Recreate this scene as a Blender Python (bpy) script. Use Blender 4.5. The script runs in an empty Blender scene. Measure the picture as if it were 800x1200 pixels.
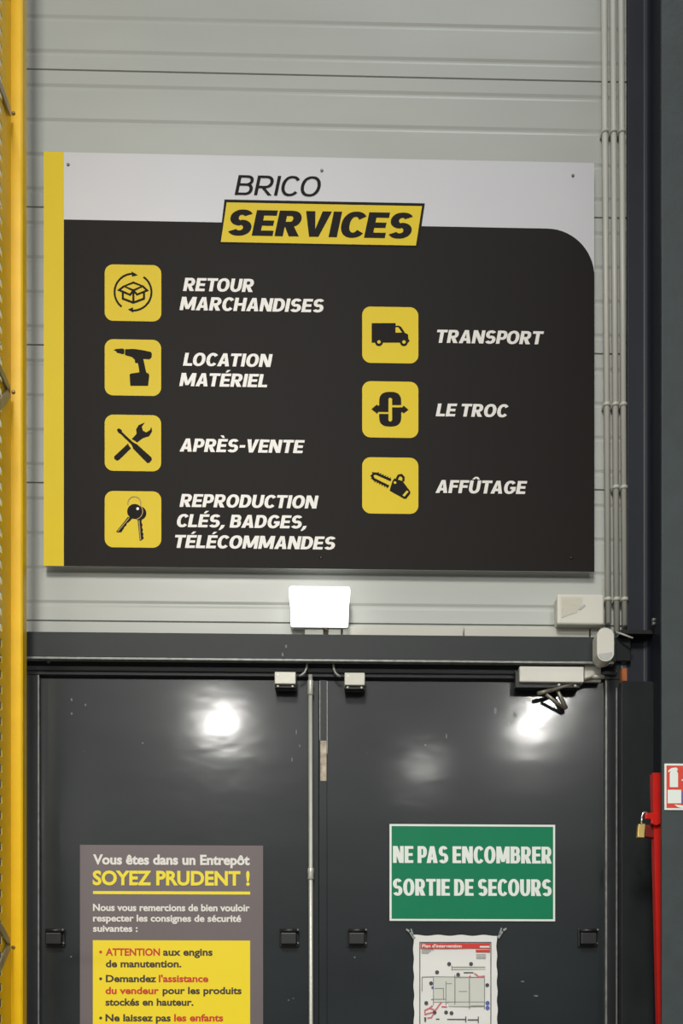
import bpy, bmesh, math, random
from mathutils import Vector

# ------------------------------------------------------------------ camera, world, lights, exposure
SC = bpy.context.scene
COL = SC.collection
F, D, EYE, YH, TH = 1200.0, 3.6, 1.5, 1235.0, math.radians(1.33)
CAM = Vector((0.0, -D, EYE))
AX = Vector((math.sin(TH), math.cos(TH), 0.0))
RT = Vector((math.cos(TH), -math.sin(TH), 0.0))

cd = bpy.data.cameras.new('camera')
cd.sensor_fit = 'VERTICAL'
cd.sensor_height = 36.0
cd.lens = F / 1200.0 * 36.0
cd.shift_y = (YH - 600.0) / 1200.0
cd.clip_start = 0.05
cam = bpy.data.objects.new('camera', cd)
cam.location = CAM
cam.rotation_euler = (math.pi / 2, 0, -TH)
COL.objects.link(cam)
SC.camera = cam

W = bpy.data.worlds.new('hall_ambience')
SC.world = W
W.use_nodes = True
bg = W.node_tree.nodes['Background']
bg.inputs[0].default_value = (0.93, 1.0, 1.0, 1)
bg.inputs[1].default_value = 0.16


def area_lamp(name, x, y, z, sx, sy, power, col=(1.0, 0.98, 0.93)):
    l = bpy.data.lights.new(name, 'AREA')
    l.shape = 'RECTANGLE'
    l.size, l.size_y = sx, sy
    l.energy = power
    l.color = col
    o = bpy.data.objects.new(name, l)
    o.location = (x, y, z)
    COL.objects.link(o)
    return o


# ceiling luminaires of the hall, then added key and fill, behind the camera, shining down
area_lamp('ceiling_lamp_or_fill', -1.02, -7.3, 5.0, 0.22, 0.50, 150)
area_lamp('ceiling_lamp_or_fill', 2.28, -6.9, 5.0, 0.10, 1.7, 170)
area_lamp('ceiling_lamp_or_fill', 1.40, -10.2, 5.35, 0.40, 0.9, 30)
area_lamp('ceiling_lamp_or_fill', -0.9, -6.6, 7.6, 1.6, 2.4, 690, (1.0, 0.965, 0.90))  # added key light, set where the doors do not mirror it
area_lamp('ceiling_lamp_or_fill', -5.2, -10.0, 4.7, 2.5, 2.5, 520, (1.0, 0.965, 0.90))  # added fill from the left to lift the lower part
# added overhead fill for the upper wall, glinting on the right-hand grooves
area_lamp('overhead_fill', 1.25, -1.7, 8.6, 2.4, 2.2, 55, (0.93, 0.98, 1.0))

SC.view_settings.view_transform = 'Standard'
SC.view_settings.look = 'None'
SC.view_settings.gamma = 1.0
SC.view_settings.use_curve_mapping = False
SC.view_settings.exposure = 0.0
SC.cycles.use_denoising = True


# ------------------------------------------------------------------ helpers
def at(px, py, y=0.0):
    """the point of the plane at depth y that the photograph shows at pixel (px, py)"""
    d = AX + RT * ((px - 400.0) / F) + Vector((0, 0, 1)) * ((YH - py) / F)
    t = (y + D) / d.y
    return CAM + d * t


def lin(c):
    out = []
    for v in c:
        v /= 255.0
        out.append(v / 12.92 if v <= 0.04045 else ((v + 0.055) / 1.055) ** 2.4)
    return (out[0], out[1], out[2], 1.0)


def mat(name, rgb, rough=0.5, metal=0.0, spec=0.5, vary=0.0, vscale=6.0, bump=0.0, bscale=40.0,
        stretch=(1, 1, 1), emit=0.0, chips=None, coat=0.0):
    m = bpy.data.materials.new(name)
    m.use_nodes = True
    nt = m.node_tree
    b = nt.nodes['Principled BSDF']
    base = lin(rgb)
    b.inputs['Base Color'].default_value = base
    b.inputs['Roughness'].default_value = rough
    b.inputs['Metallic'].default_value = metal
    b.inputs['Specular IOR Level'].default_value = spec
    if coat:
        b.inputs['Coat Weight'].default_value = coat
        b.inputs['Coat Roughness'].default_value = 0.11
    if emit:
        b.inputs['Emission Color'].default_value = base
        b.inputs['Emission Strength'].default_value = emit
    L = nt.links.new
    tc = nt.nodes.new('ShaderNodeTexCoord')
    mp = nt.nodes.new('ShaderNodeMapping')
    mp.inputs['Scale'].default_value = stretch
    L(tc.outputs['Object'], mp.inputs['Vector'])
    last = None
    if vary:
        n = nt.nodes.new('ShaderNodeTexNoise')
        n.inputs['Scale'].default_value = vscale
        n.inputs['Detail'].default_value = 5
        L(mp.outputs[0], n.inputs['Vector'])
        r = nt.nodes.new('ShaderNodeValToRGB')
        r.color_ramp.elements[0].position = 0.3
        r.color_ramp.elements[1].position = 0.7
        r.color_ramp.elements[0].color = tuple(v * (1 - vary) for v in base[:3]) + (1,)
        r.color_ramp.elements[1].color = tuple(min(1, v * (1 + vary)) for v in base[:3]) + (1,)
        L(n.outputs['Fac'], r.inputs[0])
        L(r.outputs[0], b.inputs['Base Color'])
        last = r.outputs[0]
        mr = nt.nodes.new('ShaderNodeMapRange')
        mr.inputs[3].default_value = max(0.02, rough - 0.25 * vary * 0.3)
        mr.inputs[4].default_value = min(1, rough + 0.25 * vary * 0.3)
        L(n.outputs['Fac'], mr.inputs[0])
        L(mr.outputs[0], b.inputs['Roughness'])
    if chips:
        n2 = nt.nodes.new('ShaderNodeTexNoise')
        n2.inputs['Scale'].default_value = chips[1]
        n2.inputs['Detail'].default_value = 3
        L(tc.outputs['Object'], n2.inputs['Vector'])
        r2 = nt.nodes.new('ShaderNodeValToRGB')
        r2.color_ramp.elements[0].position = chips[2]
        r2.color_ramp.elements[1].position = chips[2] + 0.03
        L(n2.outputs['Fac'], r2.inputs[0])
        mx = nt.nodes.new('ShaderNodeMix')
        mx.data_type = 'RGBA'
        L(r2.outputs[0], mx.inputs[0])
        if last is None:
            mx.inputs[6].default_value = base
        else:
            L(last, mx.inputs[6])
        mx.inputs[7].default_value = lin(chips[0])
        L(mx.outputs[2], b.inputs['Base Color'])
    if bump:
        n3 = nt.nodes.new('ShaderNodeTexNoise')
        n3.inputs['Scale'].default_value = bscale
        n3.inputs['Detail'].default_value = 3
        L(mp.outputs[0], n3.inputs['Vector'])
        bp = nt.nodes.new('ShaderNodeBump')
        bp.inputs['Strength'].default_value = bump
        bp.inputs['Distance'].default_value = 0.01
        L(n3.outputs['Fac'], bp.inputs['Height'])
        L(bp.outputs[0], b.inputs['Normal'])
        if coat:
            L(bp.outputs[0], b.inputs['Coat Normal'])
    return m


class MB:
    """collects solids and flat prints, in world coordinates, and links them as ONE mesh object"""

    def __init__(self):
        self.bm = bmesh.new()

    def box(self, x0, x1, y0, y1, z0, z1, bev=0.0, seg=2):
        return self.prism([(x0, z0), (x1, z0), (x1, z1), (x0, z1)], y0, y1, bev, seg)

    def prism(self, xz, y0, y1, bev=0.0, seg=2, ybev_only=False):
        """outline in the x-z plane extruded from y0 (front) to y1 (back)"""
        bm = self.bm
        a = [bm.verts.new((x, y0, z)) for x, z in xz]
        b = [bm.verts.new((x, y1, z)) for x, z in xz]
        n = len(xz)
        fs = [bm.faces.new(a), bm.faces.new(b[::-1])]
        for i in range(n):
            j = (i + 1) % n
            fs.append(bm.faces.new((a[j], a[i], b[i], b[j])))
        bmesh.ops.recalc_face_normals(bm, faces=fs)
        if bev:
            es = set()
            for f in fs:
                es.update(f.edges)
            bmesh.ops.bevel(bm, geom=list(es), offset=bev, segments=seg, affect='EDGES', profile=0.5, clamp_overlap=True)
        return self

    def extrude_z(self, xy, z0, z1):
        """outline in the x-y plane extruded upward"""
        bm = self.bm
        a = [bm.verts.new((x, y, z0)) for x, y in xy]
        b = [bm.verts.new((x, y, z1)) for x, y in xy]
        n = len(xy)
        fs = [bm.faces.new(a), bm.faces.new(b)]
        for i in range(n):
            j = (i + 1) % n
            fs.append(bm.faces.new((a[i], a[j], b[j], b[i])))
        bmesh.ops.recalc_face_normals(bm, faces=fs)
        return self

    def extrude_x(self, yz, x0, x1, closed=True):
        bm = self.bm
        a = [bm.verts.new((x0, y, z)) for y, z in yz]
        b = [bm.verts.new((x1, y, z)) for y, z in yz]
        n = len(yz)
        fs = []
        if closed:
            fs += [bm.faces.new(a), bm.faces.new(b)]
        for i in range(n if closed else n - 1):
            j = (i + 1) % n
            fs.append(bm.faces.new((a[i], a[j], b[j], b[i])))
        bmesh.ops.recalc_face_normals(bm, faces=fs)
        return self

    def poly(self, pts):
        """a flat printed patch facing the camera side (-y)"""
        vs = [self.bm.verts.new(p) for p in pts]
        f = self.bm.faces.new(vs)
        f.normal_update()
        if f.normal.y > 0:
            f.normal_flip()
        return self

    def flat(self, xz, y):
        # neighbouring patches of ink lie a few hundredths of a millimetre apart, so that none coincide
        self.n = (getattr(self, 'n', 0) + 1) % 9
        y = y - self.n * 0.00004
        return self.poly([(x, y, z) for x, z in xz])

    def tube(self, pts, r, seg=14, cap=True):
        bm = self.bm
        pts = [Vector(p) for p in pts]
        rings = []
        n = len(pts)
        ref = None
        for i, p in enumerate(pts):
            if i == 0:
                t = pts[1] - pts[0]
            elif i == n - 1:
                t = pts[-1] - pts[-2]
            else:
                t = (pts[i + 1] - pts[i]).normalized() + (pts[i] - pts[i - 1]).normalized()
            t.normalize()
            if ref is None:
                ref = Vector((0, 1, 0)) if abs(t.y) < 0.9 else Vector((1, 0, 0))
            u = (ref - t * ref.dot(t)).normalized()
            v = t.cross(u)
            ref = u
            rr = r[i] if isinstance(r, (list, tuple)) else r
            rings.append([bm.verts.new(p + (u * math.cos(2 * math.pi * k / seg) + v * math.sin(2 * math.pi * k / seg)) * rr) for k in range(seg)])
        fs = []
        for a, b in zip(rings, rings[1:]):
            for k in range(seg):
                fs.append(bm.faces.new((a[k], a[(k + 1) % seg], b[(k + 1) % seg], b[k])))
        if cap:
            fs.append(bm.faces.new(rings[0][::-1]))
            fs.append(bm.faces.new(rings[-1]))
        for f in fs:
            f.smooth = True
        if cap:
            fs[-1].smooth = fs[-2].smooth = False
        bmesh.ops.recalc_face_normals(bm, faces=fs)
        return self

    def disc(self, c, r, y0, y1, seg=16, dome=0.0):
        """a short cylinder with its axis along y, front at y0"""
        x, z = c
        if dome:
            return self.tube([(x, y1, z), (x, y0 + dome, z), (x, y0, z)], [r, r, r * 0.55], seg)
        return self.tube([(x, y1, z), (x, y0, z)], r, seg)

    def build(self, name, m, parent=None, origin=None):
        me = bpy.data.meshes.new(name)
        off = Vector(origin) if origin is not None else (PL[parent.name].copy() if parent is not None else Vector((0, 0, 0)))
        if parent is None and origin is None:
            vs = [v.co for v in self.bm.verts]
            off = Vector(((min(v.x for v in vs) + max(v.x for v in vs)) / 2, max(v.y for v in vs), min(v.z for v in vs)))
        bmesh.ops.translate(self.bm, verts=self.bm.verts, vec=-off)
        self.bm.to_mesh(me)
        self.bm.free()
        me.materials.append(m)
        o = bpy.data.objects.new(name, me)
        COL.objects.link(o)
        if parent is not None:
            o.parent = parent
            o.location = off - PL[parent.name]
        else:
            o.location = off
        PL[o.name] = off
        return o


PL = {}


def thing(name, loc, label=None, cat=None, group=None, kind=None):
    o = bpy.data.objects.new(name, None)
    o.empty_display_size = 0.05
    o.location = loc
    COL.objects.link(o)
    PL[o.name] = Vector(loc)
    tag(o, label, cat, group, kind)
    return o


def tag(o, label=None, cat=None, group=None, kind=None):
    for k, v in (('label', label), ('category', cat), ('group', group), ('kind', kind)):
        if v:
            o[k] = v
    return o


def XZ(pts, y):
    """pixel outline -> x-z outline in the plane at depth y"""
    out = []
    for p in pts:
        q = at(p[0], p[1], y)
        out.append((q.x, q.z))
    return out


def rect(p0, p1, y):
    """axis-aligned rectangle (x0, x1, z0, z1) from the pixels of its top-left and bottom-right corner"""
    a, b = at(p0[0], p0[1], y), at(p1[0], p1[1], y)
    return a.x, b.x, b.z, a.z


def rr_outline(x0, x1, z0, z1, r, seg=8):
    pts = []
    for cx, cz, a0 in ((x1 - r, z1 - r, 0), (x0 + r, z1 - r, 90), (x0 + r, z0 + r, 180), (x1 - r, z0 + r, 270)):
        for k in range(seg + 1):
            a = math.radians(a0 + 90 * k / seg)
            pts.append((cx + r * math.cos(a), cz + r * math.sin(a)))
    return pts


def circ(c, r, seg=24):
    return [(c[0] + r * math.cos(2 * math.pi * k / seg), c[1] + r * math.sin(2 * math.pi * k / seg)) for k in range(seg)]


def stroke(path, w, closed=False):
    """quads of a thick polyline (2-D), mitred"""
    n = len(path)
    L, R = [], []
    for i in range(n):
        p = Vector(path[i]).to_2d()
        if closed or 0 < i < n - 1:
            a, b = Vector(path[i - 1]), Vector(path[(i + 1) % n])
            d0, d1 = (p - a).normalized(), (b - p).normalized()
            n0, n1 = Vector((-d0.y, d0.x)), Vector((-d1.y, d1.x))
            m = (n0 + n1)
            m = m.normalized() if m.length > 1e-6 else n0
            k = min(2.0, 1 / max(0.3, m.dot(n0)))
            off = m * (w / 2 * k)
        else:
            d = (Vector(path[1]) - p) if i == 0 else (p - Vector(path[i - 1]))
            d.normalize()
            off = Vector((-d.y, d.x)) * (w / 2)
        L.append(tuple(p + off))
        R.append(tuple(p - off))
    qs = []
    for i in range(n if closed else n - 1):
        j = (i + 1) % n
        qs.append([L[i], L[j], R[j], R[i]])
    return qs


def arc_pts(c, r, a0, a1, n=20):
    return [(c[0] + r * math.cos(math.radians(a0 + (a1 - a0) * k / n)), c[1] + r * math.sin(math.radians(a0 + (a1 - a0) * k / n))) for k in range(n + 1)]


# ------------------------------------------------------------------ capital letters of a heavy grotesque (cap height 1)
GW = dict(A=.84, B=.74, C=.82, D=.78, E=.66, F=.64, G=.84, H=.80, I=.0, L=.62, M=1.02, N=.82, O=.86, P=.71, R=.74, S=.74, T=.74, U=.79, V=.82)


def half_ring(cx, cz, rx, rz, tx, tz, a0, a1, n=2.2, k=22):
    def sp(r, s, a):
        c, q = math.cos(a), math.sin(a)
        return (cx + r * math.copysign(abs(c) ** (2 / n), c), cz + s * math.copysign(abs(q) ** (2 / n), q))
    o, i = [], []
    for j in range(k + 1):
        a = math.radians(a0 + (a1 - a0) * j / k)
        o.append(sp(rx, rz, a))
        i.append(sp(rx - tx, rz - tz, a))
    return [[o[j], o[j + 1], i[j + 1], i[j]] for j in range(k)]


def glyph(ch, sx, sy, wf):
    acc = {'É': ('E', 'acute'), 'È': ('E', 'grave'), 'Û': ('U', 'circ')}.get(ch)
    if acc:
        polys, w = glyph(acc[0], sx, sy, wf)
        c = w / 2
        if acc[1] == 'acute':
            polys.append([(c - .10, 1.08), (c + .06, 1.08), (c + .24, 1.27), (c + .02, 1.27)])
        elif acc[1] == 'grave':
            polys.append([(c + .10, 1.08), (c - .06, 1.08), (c - .24, 1.27), (c - .02, 1.27)])
        else:
            polys.append([(c - .29, 1.07), (c - .11, 1.07), (c, 1.17), (c + .11, 1.07), (c + .29, 1.07), (c + .11, 1.27), (c - .11, 1.27)])
        return polys, w
    if ch == ' ':
        return [], .20 * wf
    if ch == '-':
        return [[(0.02, .36), (.40 * wf, .36), (.40 * wf, .36 + sy), (0.02, .36 + sy)]], .42 * wf
    if ch == ',':
        return [[(0, 0), (.06, .2), (.06 + sx, .2), (.10 + sx * .55, -.02), (.06, -.19), (-.07, -.19)]], .10 + sx
    if ch == 'I':
        return [[(0, 0), (sx, 0), (sx, 1), (0, 1)]], sx
    w = GW[ch] * wf
    R = lambda a, b, c, d: [(a, c), (b, c), (b, d), (a, d)]
    P = []
    if ch == 'A':
        t = sx * 1.12
        P = [[(0, 0), (t, 0), (w / 2 + .05, 1), (w / 2 - t * .5, 1)], [(w, 0), (w - t, 0), (w / 2 - .05, 1), (w / 2 + t * .5, 1)], R(w * .22, w * .78, .19, .19 + sy)]
    elif ch in 'BPRD':
        P = [R(0, sx, 0, 1)]
        if ch == 'D':
            rx = w * .56
            P += [R(sx, w - rx, 1 - sy, 1), R(sx, w - rx, 0, sy)] + half_ring(w - rx, .5, rx, .5, sx, sy, -90, 90)
        elif ch == 'B':
            z = .53
            rx = w * .42
            P += [R(sx, w * .95 - rx, 1 - sy, 1), R(sx, w - rx, z - sy / 2, z + sy / 2), R(sx, w - rx, 0, sy)]
            P += half_ring(w * .95 - rx, (1 + z - sy / 2) / 2, rx, (1 - z + sy / 2) / 2, sx * .95, sy, -90, 90)
            P += half_ring(w - rx, (z + sy / 2) / 2, rx, (z + sy / 2) / 2, sx, sy, -90, 90)
        else:
            z = .36 if ch == 'R' else .31
            rx = w * .46
            P += [R(sx, w - rx, 1 - sy, 1), R(sx, w - rx, z, z + sy)] + half_ring(w - rx, (1 + z) / 2, rx, (1 - z) / 2, sx, sy, -90, 90)
            if ch == 'R':
                P.append([(w * .36, z + .02), (w * .36 + sx * 1.1, z + .02), (w + .03, 0), (w + .03 - sx * 1.22, 0)])
    elif ch == 'O':
        P = half_ring(w / 2, .5, w / 2, .515, sx, sy, 0, 360, k=48)
    elif ch in 'CG':
        P = half_ring(w / 2, .5, w / 2, .515, sx, sy, 38, 322 if ch == 'C' else 345, k=40)
        if ch == 'G':
            P += [R(w * .52, w, .36, .36 + sy * .9), R(w - sx, w, .2, .5)]
    elif ch == 'S':
        h1 = (1 + sy) / 4 + .012
        P = half_ring(w / 2, 1.012 - h1, w / 2 * .96, h1, sx, sy, 28, 270, n=2.15)
        P += half_ring(w / 2, -.012 + h1, w / 2, h1, sx, sy, 90, -152, n=2.15)
    elif ch == 'U':
        rz = .42
        P = [R(0, sx, rz, 1), R(w - sx, w, rz, 1)] + half_ring(w / 2, rz, w / 2, rz + .015, sx, sy, 180, 360)
    elif ch in 'EF':
        P = [R(0, sx, 0, 1), R(sx, w, 1 - sy, 1), R(sx, w * .93, .5 - sy / 2 if ch == 'E' else .42, .5 + sy / 2 if ch == 'E' else .42 + sy)]
        if ch == 'E':
            P.append(R(sx, w, 0, sy))
    elif ch == 'L':
        P = [R(0, sx, 0, 1), R(sx, w, 0, sy)]
    elif ch == 'T':
        P = [R(0, w, 1 - sy, 1), R(w / 2 - sx / 2, w / 2 + sx / 2, 0, 1 - sy)]
    elif ch == 'H':
        P = [R(0, sx, 0, 1), R(w - sx, w, 0, 1), R(sx, w - sx, .5 - sy / 2, .5 + sy / 2)]
    elif ch == 'N':
        P = [R(0, sx * .96, 0, 1), R(w - sx * .96, w, 0, 1), [(0, 1), (sx * 1.15, 1), (w, 0), (w - sx * 1.15, 0)]]
    elif ch == 'M':
        q = sx * .95
        P = [R(0, q, 0, 1), R(w - q, w, 0, 1), [(0, 1), (q * 1.25, 1), (w / 2 + q * .45, .08), (w / 2 - q * .45, .08)], [(w, 1), (w - q * 1.25, 1), (w / 2 - q * .45, .08), (w / 2 + q * .45, .08)]]
    elif ch == 'V':
        t = sx * 1.12
        P = [[(0, 1), (t, 1), (w / 2 + .05, 0), (w / 2 - t * .5, 0)], [(w, 1), (w - t, 1), (w / 2 - .05, 0), (w / 2 + t * .5, 0)]]
    return P, w


def caps(mb, s, x0, x1, z0, h, y, sx=.25, sy=.195, wf=1.0, gap=.07, shear=.17):
    """set the word s from x0 to x1 on the baseline z0, cap height h, printed at depth y"""
    polys, x, prev = [], 0.0, None
    for ch in s:
        P, w = glyph(ch, sx, sy, wf)
        k = 0.0
        if prev and ((prev in 'AVTLPF' and ch in 'AVTO') or (prev in 'AVT' and ch in 'AVT') or (prev == 'O' and ch in 'AVT')):
            k = -.07
        x += k
        polys += [[(x + a, b) for a, b in p] for p in P]
        x += (max([a for p in P for a, b in p]) if P else w) + gap
        prev = ch
    polys = [[(a + shear * b, b) for a, b in p] for p in polys]
    xs = [a for p in polys for a, b in p]
    lo, hi = min(xs), max(xs)
    for p in polys:
        mb.flat([(x0 + (a - lo) / (hi - lo) * (x1 - x0), z0 + b * h) for a, b in p], y)


_caph = {}


def typed(mb, s, x0, x1, z0, h, y, bold=0.02):
    """a line in the plain built-in typeface, thickened, fitted from x0 to x1 with cap height h"""
    def mesh_of(t):
        c = bpy.data.curves.new('line', 'FONT')
        c.body = t
        c.size = 1
        c.offset = bold
        c.resolution_u = 4
        o = bpy.data.objects.new('line', c)
        COL.objects.link(o)
        dg = bpy.context.evaluated_depsgraph_get()
        me = bpy.data.meshes.new_from_object(o.evaluated_get(dg))
        vs = [v.co.copy() for v in me.vertices]
        fs = [tuple(p.vertices) for p in me.polygons]
        bpy.data.objects.remove(o)
        bpy.data.curves.remove(c)
        bpy.data.meshes.remove(me)
        return vs, fs
    if bold not in _caph:
        vs, _ = mesh_of('H')
        _caph[bold] = (min(v.y for v in vs), max(v.y for v in vs))
    b0, b1 = _caph[bold]
    vs, fs = mesh_of(s)
    lo, hi = min(v.x for v in vs), max(v.x for v in vs)
    nv = [mb.bm.verts.new((x0 + (v.x - lo) / (hi - lo) * (x1 - x0), y, z0 + (v.y - b0) / (b1 - b0) * h)) for v in vs]
    for f in fs:
        try:
            g = mb.bm.faces.new([nv[i] for i in f])
            g.normal_update()
            if g.normal.y > 0:
                g.normal_flip()
        except ValueError:
            pass


# ------------------------------------------------------------------ materials
M = dict(
    cladding=mat('white_cladding_paint', (180, 183, 178), 0.27, vary=.03, vscale=2, bump=.05, bscale=3, stretch=(1, 1, 3)),
    concrete=mat('concrete', (120, 118, 112), 0.6, vary=.15, vscale=3, bump=.2, bscale=30),
    door=mat('dark_door_paint', (29, 35, 37), 0.34, spec=.3, coat=.7, vary=.16, vscale=3, bump=.10, bscale=4, stretch=(.8, 1, 1.6), chips=((128, 130, 126), 26, .765)),
    frame=mat('dark_frame_paint', (34, 38, 39), 0.42, spec=.3, vary=.15, vscale=7, bump=.05, bscale=30),
    beam=mat('dark_beam_paint', (38, 43, 44), 0.5, spec=.3, vary=.1, vscale=9, chips=((140, 140, 136), 22, .76)),
    column=mat('dark_column_paint', (60, 68, 69), 0.55, spec=.3, vary=.08, vscale=14, bump=.08, bscale=60),
    column_dark=mat('navy_column_paint', (28, 33, 43), 0.5, spec=.4, vary=.1, vscale=9),
    scuff=mat('bare_primer', (104, 108, 106), .5, vary=.3, vscale=200),
    worn_or_glint=mat('worn_or_glint_steel', (128, 130, 128), 0.42, metal=.3, vary=.3, vscale=40),  # worn steel, also the pale tone of painted edge highlights
    rust=mat('orange_brown_wood', (168, 96, 52), 0.7, vary=.25, vscale=60),
    post=mat('yellow_rack_paint', (240, 194, 14), 0.38, vary=.06, vscale=9, bump=.05, bscale=20),
    brace=mat('galvanised_steel', (158, 158, 150), 0.42, metal=.55, vary=.2, vscale=30),
    bolt=mat('bolt_steel', (150, 125, 80), 0.4, metal=.6),
    board=mat('white_board', (200, 200, 205), 0.4, vary=.02, vscale=3),
    black=mat('black_print', (27, 23, 21), 0.55, spec=.12, vary=.03, vscale=3),
    yellow=mat('yellow_print', (224, 196, 16), 0.5, spec=.25, vary=.02, vscale=4),
    white_ink=mat('white_print', (226, 222, 216), 0.4),
    ink=mat('black_ink', (24, 20, 18), 0.6, spec=.12),
    tan_ink=mat('tan_ink', (150, 122, 30), 0.45),
    screw=mat('grey_screw', (120, 118, 112), 0.4, metal=.5),
    black_screw=mat('black_screw', (14, 13, 12), 0.5),
    plastic=mat('white_plastic', (208, 206, 196), 0.42, vary=.02, vscale=8),
    plastic_grey=mat('grey_lens_plastic', (170, 172, 168), 0.3),
    pipe=mat('pale_grey_pipe', (190, 190, 181), 0.42, vary=.03, vscale=10),
    trunk=mat('pale_trunking', (190, 189, 178), 0.45, vary=.03, vscale=10),
    lamp=mat('lit_diffuser', (255, 255, 252), 0.4, emit=1.7),
    lamp_body=mat('lamp_housing', (206, 214, 208), 0.35),
    silver=mat('silver_plastic', (182, 180, 170), 0.35, metal=.25, vary=.04, vscale=30),
    dark_plastic=mat('black_plastic', (24, 25, 26), 0.42),
    closer=mat('pale_closer_cover', (200, 198, 188), 0.3, vary=.03, vscale=10),
    arm=mat('dark_bronze_arm', (132, 128, 116), 0.36, metal=.4),
    cable=mat('grey_cable', (150, 150, 144), 0.4, metal=.3),
    rod=mat('pale_steel_rod', (196, 196, 186), 0.36, metal=.35, vary=.06, vscale=20),
    poster=mat('brown_grey_board', (106, 96, 98), 0.42, vary=.03, vscale=5),
    poster_yellow=mat('bright_yellow_panel', (240, 214, 22), 0.42),
    poster_ink=mat('dark_brown_ink', (58, 46, 34), 0.5),
    red_ink=mat('red_ink', (196, 52, 28), 0.5),
    title_yellow=mat('yellow_ink', (240, 220, 40), 0.45),
    green=mat('green_sign', (8, 122, 84), 0.5, spec=.2, vary=.03, vscale=9),
    sign_white=mat('white_sign', (226, 232, 226), 0.4),
    paper=mat('laminated_paper', (226, 226, 222), 0.3, bump=.06, bscale=26),
    tape=mat('clear_tape', (150, 158, 156), 0.15),
    plan_red=mat('plan_red', (205, 52, 44), 0.4),
    plan_pink=mat('plan_pink', (206, 110, 120), 0.5),
    plan_grey=mat('plan_grey', (203, 206, 197), 0.5),
    plan_line=mat('plan_line', (120, 124, 120), 0.5),
    plan_dark=mat('plan_dark', (66, 66, 72), 0.5),
    plan_blue=mat('plan_blue', (78, 98, 170), 0.5),
    red=mat('red_paint', (214, 34, 26), 0.35, vary=.05, vscale=20),
    brass=mat('brass', (206, 178, 110), 0.3, metal=.75, vary=.1, vscale=40),
    chrome=mat('shackle_steel', (214, 212, 204), 0.2, metal=.85),
    ext_red=mat('red_sign', (208, 60, 40), 0.4),
    ext_blue=mat('blue_print', (92, 92, 160), 0.45),
)

# ------------------------------------------------------------------ setting: floor, cladding wall, beam, frame, doors, column
mb = MB()
mb.box(-4.5, 4.5, -11.5, 0.4, -0.1, 0.0)
tag(mb.build('floor', M['concrete']), kind='structure')

z_seam = at(40, 727).z
pitch = (at(40, 81).z - z_seam) / 4.0
z_low = at(400, 758).z          # behind the beam
beamT = at(30, 739.8, -0.07).z
Z_TOP = 6.0


def cladding_profile(z0, z1):
    """front surface (y, z) of the horizontal cladding: a tongue seam each module and four shallow grooves"""
    feats = []
    k = -8
    while z_seam + k * pitch < z1 + pitch:
        s = z_seam + k * pitch
        feats.append((s, 'seam'))
        for q in (.125, .375, .625, .875):
            feats.append((s + q * pitch, 'groove'))
        k += 1
    feats.sort()
    pts = [(0.0, z0)]
    for z, kind in feats:
        if kind == 'seam':
            loc = [(0, -.003), (.008, -.0025), (.008, .0025), (0, .003)]
        else:
            loc = [(0, -.012), (.0034, -.003), (.0034, .003), (0, .012)]
        if z - .013 > z0 and z + .013 < z1:
            pts += [(y, z + dz) for y, dz in loc]
    pts.append((0.0, z1))
    return pts


mb = MB()
xl, xr = at(36, 900).x, at(728, 900).x
for (x0, x1, z0, z1) in ((-4.0, 4.0, z_low, Z_TOP), (-4.0, xl - .02, 0.0, z_low), (xr + .02, 4.0, 0.0, z_low)):
    pr = cladding_profile(z0, z1)
    mb.extrude_x(pr + [(0.06, z1), (0.06, z0)], x0, x1)
tag(mb.build('wall_back', M['cladding']), kind='structure')

# lintel beam over the doors
b0, b1 = at(20, 771.0, -0.07), at(722, 777.2, -0.07)
beam_z0 = (b0.z + b1.z) / 2
beam_x0, beam_x1 = -2.2, at(722, 760, -0.07).x
bt = thing('trim_1', (0, 0, beam_z0), kind='structure')
mb = MB()
mb.box(beam_x0, beam_x1, -0.070, -0.0005, beam_z0 + .004, beamT, .003)
mb.build('beam_body', M['beam'], bt)
mb = MB()
mb.box(beam_x0, beam_x1 - .01, -0.074, -0.052, beam_z0 - .003, beam_z0 + .0035)  # pale strip paints the light caught by the beam's lower lip
mb.build('edge_highlight', M['worn_or_glint'], bt)
mb = MB()
r = rect((722, 748), (738, 776), -0.035)
mb.box(r[0] - .02, r[1], -0.045, -0.0005, r[2], r[3], .003)
mb.build('end_bracket', M['frame'], bt)

# steel door frame: head, jambs
head_z = at(400, 793.5, -0.03).z
fr = thing('trim_2', (0, 0, 0), kind='structure')
jl, jr = at(44.5, 900, -0.03).x, at(711, 900, -0.03).x
jr1 = at(728, 900, -0.03).x
mb = MB()
mb.box(jl - .7, jr1, -0.030, 0.045, head_z, beam_z0 + .03, .002)
mb.box(jl - .1, jr1 - .02, -0.037, -0.029, head_z + .012, head_z + .030, .003)
mb.build('frame_head', M['frame'], fr)
mb = MB()
mb.box(jl - .7, jl, -0.030, 0.045, 0, head_z - .0005, .002)
mb.build('jamb', M['frame'], fr)
mb = MB()
mb.box(jr, jr1, -0.030, 0.045, 0, head_z - .0005, .002)
jm = mb.build('jamb', M['frame'], fr)
mb = MB()
xm = at(722, 900, -0.031).x
mb.box(xm - .0022, xm + .0022, -0.0335, -0.030, 0, head_z - .03)  # worn jamb line, its highlight held in the pale tone too
mb.build('worn_edge', M['worn_or_glint'], jm)
mb = MB()
mb.box(jl + .0002, jl + .004, -0.032, -0.012, 0, head_z - .002)  # pale line paints the highlight along the left jamb edge
mb.build('pale_edge_or_glint', M['worn_or_glint'], fr)
mb = MB()
mb.box(jr - .006, jr - .0005, -0.032, -0.012, 0, head_z - .002)
mb.build('pale_edge_or_glint', M['worn_or_glint'], fr)
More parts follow.
